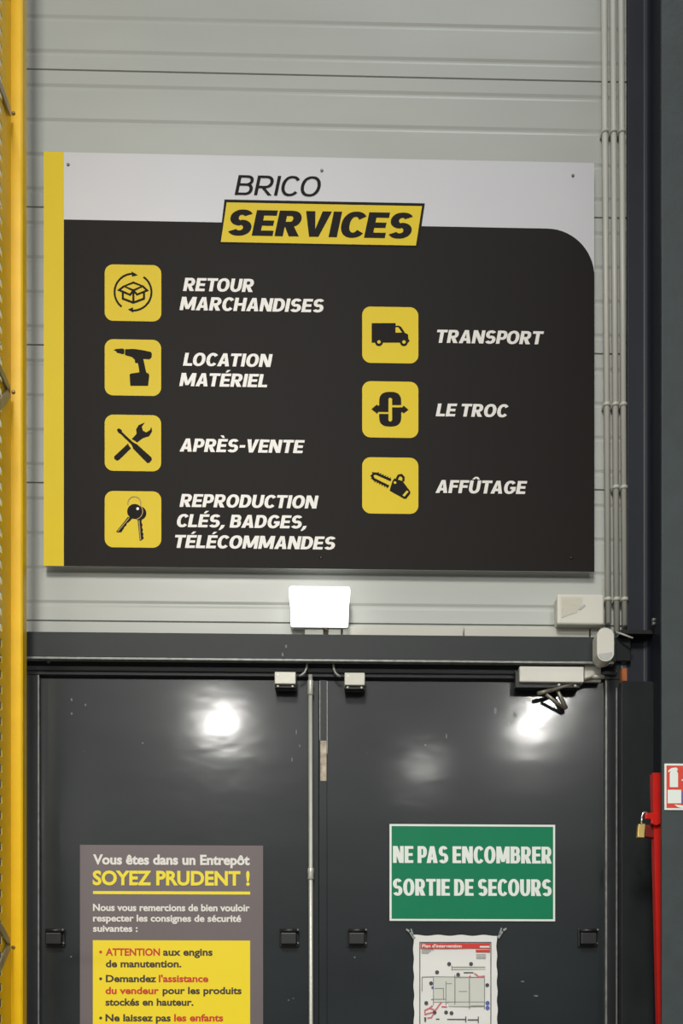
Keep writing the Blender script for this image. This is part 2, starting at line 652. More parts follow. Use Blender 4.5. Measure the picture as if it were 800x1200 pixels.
for p in ((57, 775), (720.5, 787.5)):
    mb = MB()
    q = at(p[0], p[1], -0.031)
    mb.disc((q.x, q.z), .007, -0.036, -0.0295, 12, .002)
    mb.build('frame_screw', M['screw'], fr)

# the two leaves
DY = -0.016
stile0, stile1 = at(374, 900, DY).x, at(383, 900, DY).x


def door(name, x0, x1):
    d = thing(name, ((x0 + x1) / 2, 0, 0.01), kind='structure')
    mb = MB()
    mb.box(x0, x1, DY, DY + .05, 0.01, head_z - .006, .0025)
    mb.build('leaf', M['door'], d)
    return d


dl = door('door_1', jl + .004, stile0 - .001)
dr = door('door_2', stile0 + .0005, jr - .006)
# overlapping meeting stile on the right leaf
mb = MB()
sz1 = at(380, 797, DY - .006).z
mb.box(stile0 - .001, stile1, DY - .007, DY - .0003, 0.02, sz1, .0012)
st = mb.build('meeting_stile', M['door'], dr)
for px in (374.6, 383.2):
    mb = MB()
    x = at(px, 850, DY - .008).x
    mb.box(x - .0014, x + .0014, DY - .0085, DY - .0068, at(px, 868 if px < 380 else 884, DY).z, sz1 - .004)
    mb.build('worn_edge', M['worn_or_glint'], st)
r = rect((375.3, 868), (382.4, 915), DY - .008)
mb = MB()
mb.box(r[0], r[1], DY - .0082, DY - .0068, r[2], r[3])
mb.build('bare_patch', mat('bare_steel_patch', (150, 138, 122), .4, metal=.4, vary=.4, vscale=60), st)


def latch(parent, px, py):
    """black push-bar bracket left on the leaf: a plate, a block and a rolled top edge with two screws"""
    y = DY
    x0, x1, z0, z1 = rect((px - 10.5, py - 10), (px + 10.5, py + 10), y - .03)
    mb = MB()
    mb.box(x0 + .003, x1 - .003, y - .030, y - .0003, z0 + .004, z1 - .014, .004)
    mb.box(x0 - .001, x1 + .004, y - .008, y - .0002, z0 - .003, z1 + .002, .003)
    mb.tube([(x0 + .002, y - .016, z1 - .006), (x1 + .002, y - .016, z1 - .006)], .007, 12)
    b = mb.build('latch_bracket', M['dark_plastic'], parent)
    mb = MB()
    mb.disc((x1 + .001, z1 - .004), .004, y - .026, y - .010, 10, .001)
    mb.disc((x1 + .001, z0 + .010), .004, y - .014, y - .006, 10, .001)
    mb.build('bracket_screw', M['screw'], b)


latch(dl, 62, 1098)
latch(dl, 338, 1098)
latch(dr, 418, 1098)
latch(dr, 690, 1098)

def scuff(parent, y, *marks):
    """scraped paint: small irregular patches of bare primer"""
    g = random.Random(7)
    for (px, py, rx, rz) in marks:
        mb = MB()
        mb.flat(XZ([(px + rx * g.uniform(.55, 1.1) * math.cos(2 * math.pi * k / 9), py + rz * g.uniform(.55, 1.1) * math.sin(2 * math.pi * k / 9)) for k in range(9)], y), y - .0003)
        mb.build('paint_scuff', M['scuff'], parent)


scuff(bt, -.070, (335, 757.5, 1.6, 2.6), (331, 767, 1.4, 3.6))
scuff(dr, DY, (580, 833, 2.2, 5), (603, 838, 3, 4.5), (596, 848, .8, 2.6), (523, 863, 1, 3.4), (418, 780 + 30, .8, 2), (612, 1150, 2.5, 1.2), (628, 1167, 3, 1.2))
scuff(dl, DY, (347, 858, .9, 4.2), (351, 874, .8, 2.6), (342, 890, .9, 3.6), (84, 820, 1.6, 2), (100, 826, 1.4, 1.6), (84, 836, 1.4, 1.8), (338, 1172, 1, 1), (343.5, 1170, 1, 1))

# vertical locking rod on the left leaf
mb = MB()
ry = DY - .018
a = at(363.6, 791, ry)
b = at(365.2, 1200, ry)
bx = b.x
pa, pb = Vector((a.x, ry, a.z)), Vector((bx, ry, 0.12))
mb.tube([pa, pb], .0072, 16)
rod = mb.build('locking_rod', M['rod'], dl)
for py, hh in ((806, 9), (1024, 7)):
    q0, q1 = at(364, py - hh, ry).z, at(364, py + hh, ry).z
    t = lambda z: pa + (pb - pa) * ((pa.z - z) / (pa.z - pb.z))
    mb = MB()
    mb.tube([t(q0), t(q0 - .004), t((q0 + q1) / 2 + .004), t((q0 + q1) / 2 - .004), t(q1 + .004), t(q1)], [.0085, .0108, .0108, .0098, .0108, .0085], 16)
    c = t((q0 + q1) / 2)
    mb.box(c.x - .005, c.x + .005, ry + .004, DY - .0002, c.z - .008, c.z + .008)
    mb.build('rod_coupling', M['rod'], rod)

# H-section column on the right
CF = -0.385
xe = at(775.3, 600, CF).x
xw = at(761.5, 600, -0.02).x
col = thing('steel_column', (xw, -.19, 0), kind='structure')
wd = 2 * (xw - xe)
mb = MB()
mb.box(xe, xe + wd, CF, CF + .014, 0, Z_TOP, .002)
mb.build('near_flange', M['column'], col)
mb = MB()
mb.box(xe, xe + wd, -0.024, -0.010, 0, Z_TOP, .002)
mb.box(xw - .005, xw + .005, CF + .013, -0.023, 0, Z_TOP)
mb.extrude_z([(xw - .004, -.023), (xw - .026, -.0235), (xw - .020, -.0255), (xw - .013, -.030), (xw - .008, -.037), (xw - .005, -.046), (xw - .004, -.056)], 0, Z_TOP)
mb.build('web', M['column_dark'], col)
mb = MB()
r = rect((728, 798), (777, 1200), -0.07)
mb.box(r[0], r[1], -0.07, -0.026, 0, r[3], .002)
mb.build('guard_plate', M['frame'], col)
mb = MB()
r = rect((726, 738), (776, 745), -0.07)
mb.box(r[0], xw - .006, -0.072, -0.0245, r[2] + .004, r[3], .002)
mb.build('stiffener', M['dark_plastic'], col)
mb = MB()
for p in ((765.5, 731), (771, 726.5)):
    q = at(p[0], p[1], -0.09)
    mb.tube([(xw - .004, -0.09, q.z), (xw - .016, -0.09, q.z)], .006, 10)
mb.build('bolt', M['worn_or_glint'], col)

mb = MB()
r = rect((728.5, 786), (734.5, 798), -0.055)
mb.box(r[0], r[1], -0.055, -0.0305, r[2], r[3] + .01, .001)
tag(mb.build('timber_shim', M['rust']), 'small orange-brown timber shim wedged between door frame and column', 'shim')

# ------------------------------------------------------------------ yellow rack upright on the left
RY = at(0, 0).y - 0.20
ru = thing('rack_upright', (at(20, 600, RY).x, RY, 0), 'yellow perforated steel rack upright with bolted grey braces', 'rack upright')
x13, x27 = at(12.9, 600, RY).x, at(26.2, 600, RY).x
HT = 5.6
mb = MB()
mb.extrude_z([(x13, RY), (x27 - .005, RY), (x27, RY + .005), (x27, RY + .05), (x27 - .003, RY + .05), (x27 - .003, RY + .007), (x27 - .007, RY + .003), (x13, RY + .003)], 0.012, HT)
mb.build('front_web', M['post'], ru)
# perforated flange running towards the viewer, square slots every 50 mm
mb = MB()
hz0, hp = at(0, 58, RY - .1).z, .050
yf0, yf1 = RY - .20, RY
ys1 = x13 / (at(2.4, 0, 0).x / D) - D
ys0 = ys1 - .022
xa, xb = x13 - .003, x13
mb.box(xa, xb, ys1, yf1, 0.012, HT)
mb.box(xa, xb, yf0, ys0, 0.012, HT)
z = 0.012
k = math.ceil((0.05 - hz0) / hp)
while True:
    zc = hz0 + k * hp
    if zc + .02 > HT:
        break
    mb.box(xa, xb, ys0, ys1, z, zc - .013)
    z = zc + .013
    k += 1
mb.box(xa, xb, ys0, ys1, z, HT)
mb.build('perforated_flange', M['post'], ru)
mb = MB()
mb.box(xa - .05, x27 + .03, RY - .14, RY + .06, 0.0, 0.012)
mb.build('base_plate', M['brace'], ru)


def brace(p0, p1):
    """a flat strap lying along the flange, through two points of the photograph"""
    xb_ = x13 + .006
    pts = []
    for p in (p0, p1):
        y = xb_ / (at(p[0], 0, 0).x / D) - D
        pts.append(Vector((xb_, y, at(p[0], p[1], y).z)))
    d = pts[1] - pts[0]
    a, b = pts[1] - d * (.34 / abs(d.y)), pts[1]
    d.normalize()
    n = Vector((0, -d.z, d.y)) * .013
    q = Vector((.003, 0, 0))
    mb = MB()
    vs = [mb.bm.verts.new(p) for p in (a + n - q, a - n - q, b - n - q, b + n - q, a + n + q, a - n + q, b - n + q, b + n + q)]
    fs = [mb.bm.faces.new([vs[i] for i in f]) for f in ((0, 1, 2, 3), (7, 6, 5, 4), (0, 4, 5, 1), (1, 5, 6, 2), (2, 6, 7, 3), (3, 7, 4, 0))]
    bmesh.ops.recalc_face_normals(mb.bm, faces=fs)
    mb.build('brace', M['brace'], ru)


for p0, p1 in (((0, 100), (11.4, 131)), ((0, 433), (10.8, 457)), ((0, 474), (10.8, 460)), ((0, 1086), (10.8, 1105)), ((0, 1132), (10.8, 1108))):
    brace(p0, p1)
for py in (133, 459.5, 1110):
    q = at(15.8, py, RY)
    mb = MB()
    mb.disc((q.x, q.z), .0062, RY - .005, RY + .001, 12, .002)
    mb.build('bolt', M['bolt'], ru)

# ------------------------------------------------------------------ the big services sign
SY = -0.034
x0, x1, z0, z1 = rect((51.5, 178), (696, 669.8), SY)
z1 = (at(51.5, 178, SY).z + at(696, 190.8, SY).z) / 2
z0 = (at(51.5, 663, SY).z + at(695, 670, SY).z) / 2
sg = thing('services_sign', ((x0 + x1) / 2, 0, z0), 'large black, white and yellow board reading BRICO SERVICES above the doors', 'sign')
mb = MB()
mb.box(x0, x1, SY, SY + .004, z0, z1)
bd = mb.build('board', M['board'], sg)
for xx in (x0 + .25, x1 - .25):
    mb = MB()
    mb.box(xx - .03, xx + .03, SY + .004, -.0005, z0 + .04, z1 - .06)
    mb.build('mounting_rail', M['screw'], sg)
xs = at(74.8, 400, SY).x
mb = MB()
mb.box(x0 - .0006, xs, SY - .0006, SY + .0002, z0 - .0004, z1 + .0004)
mb.build('yellow_band', M['yellow'], sg)
# black field with its rounded upper right corner
zb = at(75, 257.3, SY).z
zb = (zb + at(600, 267.2, SY).z) / 2
rc = .165
pts = [(xs, z0 - .0003), (x1 + .0003, z0 - .0003), (x1 + .0003, zb - rc)]
pts += [(x1 + .0003 - rc + rc * math.cos(math.radians(a)), zb - rc + rc * math.sin(math.radians(a))) for a in range(6, 91, 6)]
pts += [(xs, zb)]
mb = MB()
mb.prism(pts, SY - .0006, SY + .0001)
mb.build('black_field', M['black'], sg)
Y1, Y2, Y3 = SY - .0012, SY - .0018, SY - .0024
mb = MB()
tl, tr2, br, bl = at(263, 234, SY), at(497.6, 238.7, SY), at(490, 289.3, SY), at(257, 285.7, SY)
zt, zbm = (tl.z + tr2.z) / 2, (br.z + bl.z) / 2
mb.flat([(tl.x, zt), (tr2.x, zt), (br.x, zbm), (bl.x, zbm)], Y1)
mb.build('title_border', M['ink'], sg)
e = .009
mb = MB()
mb.flat([(tl.x + .0075, zt - .0105), (tr2.x - .010, zt - .0105), (br.x - .0085, zbm + .004), (bl.x + .005, zbm + .004)], Y2)
mb.build('title_panel', M['yellow'], sg)


def sign_line(s, px0, px1, ptop, pbase, m, y=Y1, **kw):
    """ptop / pbase are the cap line and baseline at the left end of the line"""
    a, b, t = at(px0, pbase, SY), at(px1, pbase, SY), at(px0, ptop, SY)
    mb = MB()
    caps(mb, s, a.x, b.x, a.z, t.z - a.z, y, **kw)
    mb.build('lettering', m, sg)


sign_line('BRICO', 274.8, 375.8, 205.4, 228.5, M['ink'], sx=.135, sy=.118, wf=.95, gap=.10)
sign_line('SERVICES', 267.5, 483.5, 246.2, 276.2, M['ink'], y=Y3, sx=.262, sy=.205, gap=.06)
for a in (('RETOUR', 214.3, 297.5, 325.8, 341.2), ('MARCHANDISES', 210.3, 379.5, 348, 363.6),
          ('LOCATION', 214.3, 319.5, 413.6, 428.8), ('MATÉRIEL', 210, 313, 437.2, 452.6),
          ('APRÈS-VENTE', 210.3, 357, 514, 529.4), ('REPRODUCTION', 210.3, 373.3, 579, 594.2),
          ('CLÉS, BADGES,', 207.3, 359.5, 602.6, 617.8), ('TÉLÉCOMMANDES', 205, 393, 627, 642.2),
          ('TRANSPORT', 511.8, 637, 386.6, 402), ('LE TROC', 510.3, 595.6, 473, 488), ('AFFÛTAGE', 510, 617.5, 562.6, 577.8)):
    sign_line(*a, M['white_ink'])

# icon tiles; pictograms are read off in eighths-and-a-bit of a pixel around each tile
ICON_K = 90.0 / 800.0


def tile(px0, py0, px1, py1):
    a, b = at(px0, py0, SY), at(px1, py1 + .6, SY)
    mb = MB()
    w = b.x - a.x
    mb.flat(rr_outline(a.x, b.x, a.z - w, a.z, w * .15), Y1)
    return mb.build('icon_tile', M['yellow'], sg)


def picto(t, org, polys, m, y=Y2, name='pictogram'):
    mb = MB()
    for p in polys:
        mb.flat(XZ([(org[0] + a * ICON_K, org[1] + b * ICON_K) for a, b in p], SY), y)
    mb.build(name, m, t)


Kk = M['ink']
t = tile(122.7, 310, 189, 376)
P = stroke(arc_pts((408, 380), 192, 268, 128, 26), 20) + stroke(arc_pts((408, 380), 192, -55, 90, 26), 20)
P += [[(393, 165), (458, 203), (398, 218)], [(408, 538), (408, 594), (356, 560)]]
P += stroke([(315, 318), (412, 280), (508, 318), (412, 362)], 20, True) + stroke([(315, 318), (262, 358), (378, 408), (412, 362)], 20)
P += stroke([(508, 318), (556, 362), (450, 405), (412, 362)], 20) + stroke([(302, 378), (302, 448), (412, 490), (522, 448), (522, 378)], 22) + stroke([(412, 366), (412, 490)], 22)
picto(t, (110, 300), P, Kk)
t = tile(122.7, 397.6, 188.8, 464)
picto(t, (110, 390), [[(205, 183), (235, 172), (300, 166), (318, 178), (318, 222), (300, 226), (240, 210), (232, 195)],
                      [(325, 175), (420, 172), (500, 183), (590, 202), (603, 215), (603, 255), (580, 280), (515, 275), (545, 415), (572, 430), (577, 450), (565, 555),
                       (380, 555), (372, 440), (385, 428), (475, 415), (460, 320), (430, 315), (425, 280), (395, 255), (325, 235)]], Kk)
t = tile(122.7, 486, 188.8, 552.4)
picto(t, (110, 475), [[(240, 258), (258, 242), (288, 258), (298, 285), (405, 385), (450, 410), (600, 545), (605, 570), (580, 600), (555, 603), (410, 455), (395, 415), (375, 395), (278, 300), (255, 288)],
                      [(357, 400), (370, 432), (388, 450), (265, 570), (240, 580), (212, 560), (212, 535)],
                      [(395, 355), (445, 300), (440, 255), (465, 210), (530, 182), (500, 225), (510, 265), (545, 285), (580, 265), (600, 230), (607, 275), (575, 325), (510, 345), (450, 390), (425, 370)]], Kk)
t = tile(122.7, 575.4, 189, 642)
picto(t, (110, 565), [circ((425, 308), 78), circ((475, 326), 72),
                      [(355, 365), (233, 518), (245, 526), (288, 524), (300, 500), (312, 490), (318, 468), (338, 455), (345, 430), (372, 412), (402, 378)],
                      [(455, 385), (478, 614), (497, 607), (520, 590), (512, 560), (518, 545), (505, 520), (512, 500), (500, 470), (508, 450), (495, 420), (500, 385)]], Kk)
picto(t, (110, 565), stroke(arc_pts((425, 308), 84, -48, 75, 16), 9) + stroke([(366, 378), (250, 516)], 11) + stroke([(471, 402), (487, 604)], 11) + stroke(arc_pts((422, 222), 68, 165, 375, 20), 9), M['tan_ink'], Y3, 'key_outline')
picto(t, (110, 565), [circ((457, 280), 15)], M['white_ink'], Y3, 'key_hole')
t = tile(424.2, 359.4, 490, 425.6)
picto(t, (412, 347), [[(207, 285), (455, 285), (458, 312), (490, 312), (515, 325), (553, 385), (585, 402), (590, 450), (603, 470), (585, 488), (207, 488)], circ((283, 483), 41), circ((543, 483), 41)], Kk)
picto(t, (412, 347), [[(455, 330), (485, 330), (522, 385), (455, 385)]], M['yellow'], Y3, 'van_window')
for cx_ in (283, 543):
    picto(t, (412, 347), [circ((cx_, 483), 18)], M['yellow'], Y3, 'wheel_hub')
t = tile(424.2, 446.8, 490, 513)


def sup(cx, cy, rx, ry, a0, a1, n=2.6, k=14):
    out = []
    for j in range(k + 1):
        a = math.radians(a0 + (a1 - a0) * j / k)
        c, s = math.cos(a), math.sin(a)
        out.append((cx + rx * math.copysign(abs(c) ** (2 / n), c), cy + ry * math.copysign(abs(s) ** (2 / n), s)))
    return out


picto(t, (412, 435), [[(382, 428), (275, 428), (265, 447), (205, 398), (262, 350), (272, 362), (285, 362)] + sup(400, 320, 115, 102, 180, 360) + [(515, 356), (420, 356), (420, 290), (400, 275), (382, 290)],
                      [(420, 380), (525, 380), (540, 362), (590, 405), (540, 443), (528, 430), (515, 430)] + sup(400, 478, 115, 102, 0, 180) + [(285, 448), (382, 448), (382, 515), (400, 530), (420, 515)]], Kk)
t = tile(424.2, 535.9, 490, 601.9)
P = stroke([(408, 347), (255, 278), (226, 279), (212, 305), (228, 335), (385, 413)], 25)
for (ax, ay), (bx_, by_), s in (((262, 272), (408, 338), -1), ((228, 345), (380, 420), 1)):
    for k in range(6):
        f0, f1 = (k + .1) / 6, (k + .75) / 6
        q0, q1 = (ax + (bx_ - ax) * f0, ay + (by_ - ay) * f0), (ax + (bx_ - ax) * f1, ay + (by_ - ay) * f1)
        P.append([q0, q1, (q1[0] - s * 4, q1[1] + s * 22)] if s < 0 else [q0, q1, (q1[0] - 6, q1[1] + 20)])
P += [[(205, 290), (190, 300), (205, 310)], [(215, 270), (205, 262), (228, 262)], [(210, 320), (196, 332), (222, 340)]]
P += [[(425, 352), (445, 328), (530, 358), (612, 470), (608, 487), (567, 541), (545, 541), (395, 457), (400, 430)]] + stroke([(468, 335), (488, 299), (518, 294), (540, 320), (536, 360)], 24)
picto(t, (412, 524), P, Kk)
picto(t, (412, 524), [[(572, 455), (592, 468), (548, 520), (528, 505)]], M['yellow'], Y3, 'saw_grip')
picto(t, (412, 524), [circ((450, 373), 14)], M['yellow'], Y3, 'saw_bolt')
for p, m_ in (((80, 193), 'screw'), ((671, 206), 'screw'), ((377, 200), 'screw'), ((376, 653.5), 'black_screw'), ((669, 654), 'black_screw')):
    q = at(p[0], p[1], SY)
    mb = MB()
    mb.disc((q.x, q.z), .0052, SY - .0035, SY - .0002, 12, .0015)
    mb.build('screw', M[m_], sg)

# ------------------------------------------------------------------ fittings on the wall
# lit emergency light
ey = -0.075
x0, x1, z0, z1 = rect((338.3, 686.6), (410.3, 729.5), ey)
em = thing('emergency_light', ((x0 + x1) / 2, 0, z0), 'brightly lit white emergency light box centred under the big sign', 'light')
mb = MB()
mb.prism(rr_outline(x0 + .004, x1 - .004, z0 + .001, z1 - .004, .012, 5), -0.030, -.0002, .002)
mb.build('housing', M['lamp_body'], em)
mb = MB()
n = []
w2 = (x1 - x0) / 2
cx = (x0 + x1) / 2
o = [(cx + (a * w2), z0 + b * (z1 - z0)) for a, b in ((-.94, .02), (-.9, 0), (.9, 0), (.94, .02), (.955, .5), (.995, .8), (1, .9), (.985, .97), (.94, 1), (-.94, 1), (-.985, .97), (-1, .9), (-.995, .8), (-.955, .5))]
mb.prism(o, ey, -0.0302, .005, 3)
mb.build('diffuser', M['lamp'], em)

# pale trunking along the foot of the cladding
ty = -0.022
zt0 = beamT + .0005


def trunk(px0, px1, ptop, label, h=None):
    a, b = at(px0, ptop, ty), at(px1, ptop, ty)
    mb = MB()
    mb.box(a.x, b.x, ty, -.0003, zt0, a.z if h is None else zt0 + h, .002)
    tag(mb.build('cable_trunking', M['trunk']), label, 'cable trunking', 'trunking lengths above the lintel')


trunk(401.5, 542.3, 733.5, 'long pale trunking length just right of the lit emergency light')
trunk(544, 690.4, 735.0, 'pale trunking length directly under the wall-mounted sounder box')
trunk(692, 703, 736.0, 'short pale trunking stub touching the motion detector')
trunk(357, 378.5, 737.2, 'short white trunking piece under the emergency light, left of its brown cable')
trunk(384.5, 399.5, 737.0, 'short white trunking piece under the emergency light, right of its brown cable')
mb = MB()
a, b, c = at(377, 730, -.02), at(380, 735.5, -.024), at(384, 739.5, -.02)
mb.tube([a + Vector((0, .006, .012)), a, b, c], .0035, 10)
tag(mb.build('cable', mat('brown_cable', (150, 104, 84), .5)), 'short brown cable hanging beneath the emergency light', 'cable')

# sounder box
wy = -0.06
x0, x1, z0, z1 = rect((652.5, 695.5), (707.8, 732.0), wy)
ws = thing('wall_sounder', ((x0 + x1) / 2, 0, z0), 'square-edged white sounder box on the wall under the sign corner', 'sounder')
mb = MB()
mb.box(x0 + .003, x1 - .003, wy + .02, -.0002, z0 + .003, z1 - .003, .004)
mb.build('back_box', M['plastic'], ws)
mb = MB()
mb.box(x0, x1, wy, wy + .0195, z0, z1, .007, 3)
mb.build('cover', M['plastic'], ws)
mb = MB()
g = XZ([(657.5, 700), (683, 700), (681, 709), (675, 718), (657.5, 724)], wy)
mb.prism(g, wy - .0012, wy + .001)
mb.build('speaker_panel', mat('cream_panel', (202, 199, 184), .5, bump=.4, bscale=300), ws)
mb = MB()
g = XZ([(684.2, 708), (685.6, 710), (680, 715), (677.5, 714)], wy)
mb.prism(g, wy - .0018, wy + .001)
mb.build('indicator', M['plastic_grey'], ws)

# three conduits on the right; they lean a touch
pr = .0105
names = ('leftmost of three pale conduits beside the sign, ending above the motion detector',
         'middle of three pale vertical conduits beside the sign, the longest one',
         'rightmost of three pale conduits, against the dark steel column')
for i, (pt, pb_, yb) in enumerate(((707.6, 712.2, 731), (717.8, 722.4, 741), (727.4, 731.6, 734))):
    py_ = -.024
    a, b = at(pt, 0, py_), at(pb_, yb, py_)
    d = a - b
    top = b + d * 1.25
    root = thing('conduit_pipe', (b.x, py_, b.z), names[i], 'conduit', 'vertical conduits beside the sign')
    mb = MB()
    mb.tube([b, top], pr, 18)
    mb.build('pipe', M['pipe'], root)
    for yc in (155, 475, 572, 703):
        if i == 0 and yc in (572,):
            continue
        f = (at(pt, yc, py_).z - b.z) / d.z
        c = b + d * f
        mb = MB()
        mb.tube([c - Vector((0, 0, .006)), c + Vector((0, 0, .006))], pr + .0022, 18)
        mb.box(c.x - .0125, c.x + .0125, py_ + .006, -.0002, c.z - .006, c.z + .006)
        mb.build('pipe_clip', M['pipe'], root)

# motion detector on the lintel's right end
my = -0.135
x0, x1, z0, z1 = rect((699.3, 735.5), (719.2, 775.0), my)
md = thing('motion_detector', ((x0 + x1) / 2, -.07, z0), 'white pill-shaped motion detector on the right end of the lintel', 'motion detector')
w = x1 - x0
mb = MB()
mb.prism(rr_outline(x0, x1, z0, z1, w / 2 - .0005, 12), my, -.078, .006, 3)
mb.build('body', M['plastic'], md)
mb = MB()
mb.prism(rr_outline(x0 + .006, x1 + .006, z0 + .004, z1 - .01, w / 2 - .0015, 12), -.0779, -.0702)
mb.build('back_plate', M['plastic'], md)
mb = MB()
zq = at(709, 765, my).z
g = [(x0 + .006, zq - .004), (x1 - .006, zq + .002)]
lo = [(cx_, cz_) for cx_, cz_ in rr_outline(x0 + .005, x1 - .005, z0 + .005, z1 - .005, w / 2 - .006, 12) if cz_ < zq - .006]
lo = sorted([p for p in lo if p[0] < (x0 + x1) / 2], key=lambda p: -p[1]) + sorted([p for p in lo if p[0] >= (x0 + x1) / 2], key=lambda p: p[1])
mb.prism([g[1], g[0]] + lo, my - .0015, my + .002)
mb.build('lens', M['plastic_grey'], md)
mb = MB()
mb.tube([at(722, 741, -.06), at(729, 743.2, -.075), at(741.5, 748, -.085)], .0032, 10)
mb.build('cable', M['pipe'], md)

# ------------------------------------------------------------------ fittings on the doors
# door closer
ky = -0.075
x0, x1, z0, z1 = rect((608.5, 780.5), (684, 799.5), ky)
dc = thing('door_closer', ((x0 + x1) / 2, DY, z0), 'pale hydraulic door closer with folding dark arm, top of right door', 'door closer')
mb = MB()
mb.box(x0 - .012, x1 - .010, ky + .012, -.038, z0 - .016, z1 - .012, .002)
mb.build('mounting_plate', M['dark_plastic'], dc)
mb = MB()
mb.box(x0, x1, ky, ky + .034, z0, z1, .003)
mb.build('cover', M['closer'], dc)
mb = MB()
xa_, xb_ = at(684.5, 790, -.05).x, at(704, 790, -.05).x
mb.box(xa_, xb_, -.052, -.0375, at(690, 799, -.05).z, at(690, 780, -.05).z, .003)
mb.build('end_bracket', M['closer'], dc)
pA, pB, pC, pD = at(697, 793, -.060), at(646, 809, -.058), at(629.5, 813, -.058), at(663, 831, -.040)
mb = MB()
mb.tube([pA, pA + (pB - pA) * .5, pB], [.0055, .005, .0065], 10)
mb.tube([pB, pC], .0075, 10)
mb.tube([pC + Vector((.03, 0, -.002)), pD + Vector((-.004, 0, 0))], .006, 10)
mb.tube([pD, at(652, 807, -.050)], [.009, .006], 10)
mb.build('folding_arm', M['arm'], dc)
mb = MB()
mb.tube([pA + Vector((-.012, 0, 0)), pA + Vector((.030, .0, -.001))], .0075, 12)
mb.tube([pA + Vector((.012, 0, -.001)), pA + Vector((.012, .035, -.001))], .006, 10)
mb.build('arm_shoe', M['silver'], dc)
for p in ((654.5, 803), (673.5, 804)):
    mb = MB()
    q = at(p[0], p[1], ky + .012)
    mb.disc((q.x, q.z), .005, ky + .007, ky + .013, 12, .0015)
    mb.build('screw', M['rod'], dc)


def contact(px0, px1, py0, py1, lab, side):
    y = -0.075
    x0, x1, z0, z1 = rect((px0, py0), (px1, py1), y)
    c = thing('door_contact', ((x0 + x1) / 2, DY, z0), lab, 'door contact', 'magnetic contacts at the top of the doors')
    mb = MB()
    mb.box(x0, x1, y, y + .032, z0, z1, .0025)
    mb.build('cover', M['silver'], c)
    mb = MB()
    mb.box(x0 + .001, x1 + .003, y + .0325, -.0305, z0 - .011, z1 - .004, .002)
    mb.box(x0 + .001, x1 - .001, y + .010, y + .032, z0 - .010, z0 - .0005, .002)
    mb.build('base', M['dark_plastic'], c)
    for f in (.16, .84):
        mb = MB()
        mb.disc((x0 + f * (x1 - x0), z0 - .005), .0042, y + .006, y + .011, 12, .0015)
        mb.build('screw', M['rod'], c)
    mb = MB()
    mb.disc((x0 + .012, z1 - .012), .0035, y - .0012, y + .001, 12)
    mb.build('indicator', M['white_ink'], c)
    # armoured lead curling down from the lintel
    yy = -0.048
    P = ((359.5, 778), (359.2, 783), (357.0, 788), (353.5, 791), (350, 792.4)) if side < 0 else ((390.6, 778), (391, 784), (392.8, 788.5), (396, 791.5), (399, 793))
    mb = MB()
    mb.tube([at(a, b, yy) for a, b in P], .0042, 10)
    mb.build('cable', M['cable'], c)


contact(321.5, 346.5, 787.0, 801.5, 'pale magnetic contact box on the top corner of the left door', -1)
contact(403.5, 427.5, 788.0, 803.0, 'pale magnetic contact box on the top corner of the right door', 1)

# warning poster on the left leaf
qy = DY - .004
x0, x1, zdum, z1 = rect((93.5, 989.8), (308.3, 1200), qy)
z1 = at(200, 990.4, qy).z
z0 = z1 - (x1 - x0) * 1.41
po = thing('safety_poster', ((x0 + x1) / 2, DY, z0), 'brown-grey safety poster headed SOYEZ PRUDENT on the left door', 'poster')
mb = MB()
mb.box(x0, x1, qy, DY - .0002, z0, z1, .0006, 1)
mb.build('board', M['poster'], po)
a = at(108.8, 1101.8, qy)
b = at(293, 1101.8, qy)
mb = MB()
mb.flat([(a.x, z0 + .06), (b.x, z0 + .06), (b.x, a.z), (a.x, a.z)], qy - .0006)
mb.build('yellow_panel', M['poster_yellow'], po)
mb = MB()
r = rect((109, 1044.2), (293, 1048.4), qy)
mb.flat([(r[0], r[2]), (r[1], r[2]), (r[1], r[3]), (r[0], r[3])], qy - .0006)
mb.build('rule', M['title_yellow'], po)


def pline(s, px0, px1, ptop, pbase, bold, ink, y=qy - .0012):
    a, b, t = at(px0, pbase, qy), at(px1, pbase, qy), at(px0, ptop, qy)
    mb = MB()
    typed(mb, s, a.x, b.x, a.z, t.z - a.z, y, bold)
    mb.build('lettering', M[ink], po)


def bullet(py, ink):
    c = at(118, py, qy)
    mb = MB()
    mb.flat(circ((c.x, c.z), .0052, 14), qy - .0012)
    mb.build('bullet', M[ink], po)


pline('Vous êtes dans un Entrepôt', 109, 292.5, 1001.2, 1013.2, .038, 'white_ink')
pline('Nous vous remercions de bien vouloir', 109, 292.5, 1059.2, 1067.6, .031, 'white_ink')
pline('respecter les consignes de sécurité', 109, 282.5, 1071.8, 1080, .031, 'white_ink')
pline('suivantes :', 109, 161.3, 1084, 1092, .031, 'white_ink')
pline('SOYEZ PRUDENT !', 108.7, 292.5, 1020.2, 1037.4, .035, 'title_yellow')
for q in (('aux engins', 191, 249, 1111.3, 1120), ('de manutention.', 124, 212.5, 1125, 1133.6), ('Demandez', 124, 183, 1142.5, 1151),
          ('pour les produits', 190.5, 283, 1156.5, 1165), ('stockés en hauteur.', 123.6, 226.6, 1170, 1178.6), ('Ne laissez pas', 123.6, 200, 1188.4, 1197)):
    pline(*q, .031, 'poster_ink')
for q in (('ATTENTION', 123.8, 187.5, 1111.3, 1120), ("l'assistance", 186, 244, 1142.5, 1151), ('du vendeur', 123.6, 186, 1156.5, 1165), ('les enfants', 204, 261.5, 1188.4, 1197)):
    pline(*q, .031, 'red_ink')
bullet(1115.7, 'red_ink')
bullet(1147, 'poster_ink')
bullet(1193, 'poster_ink')

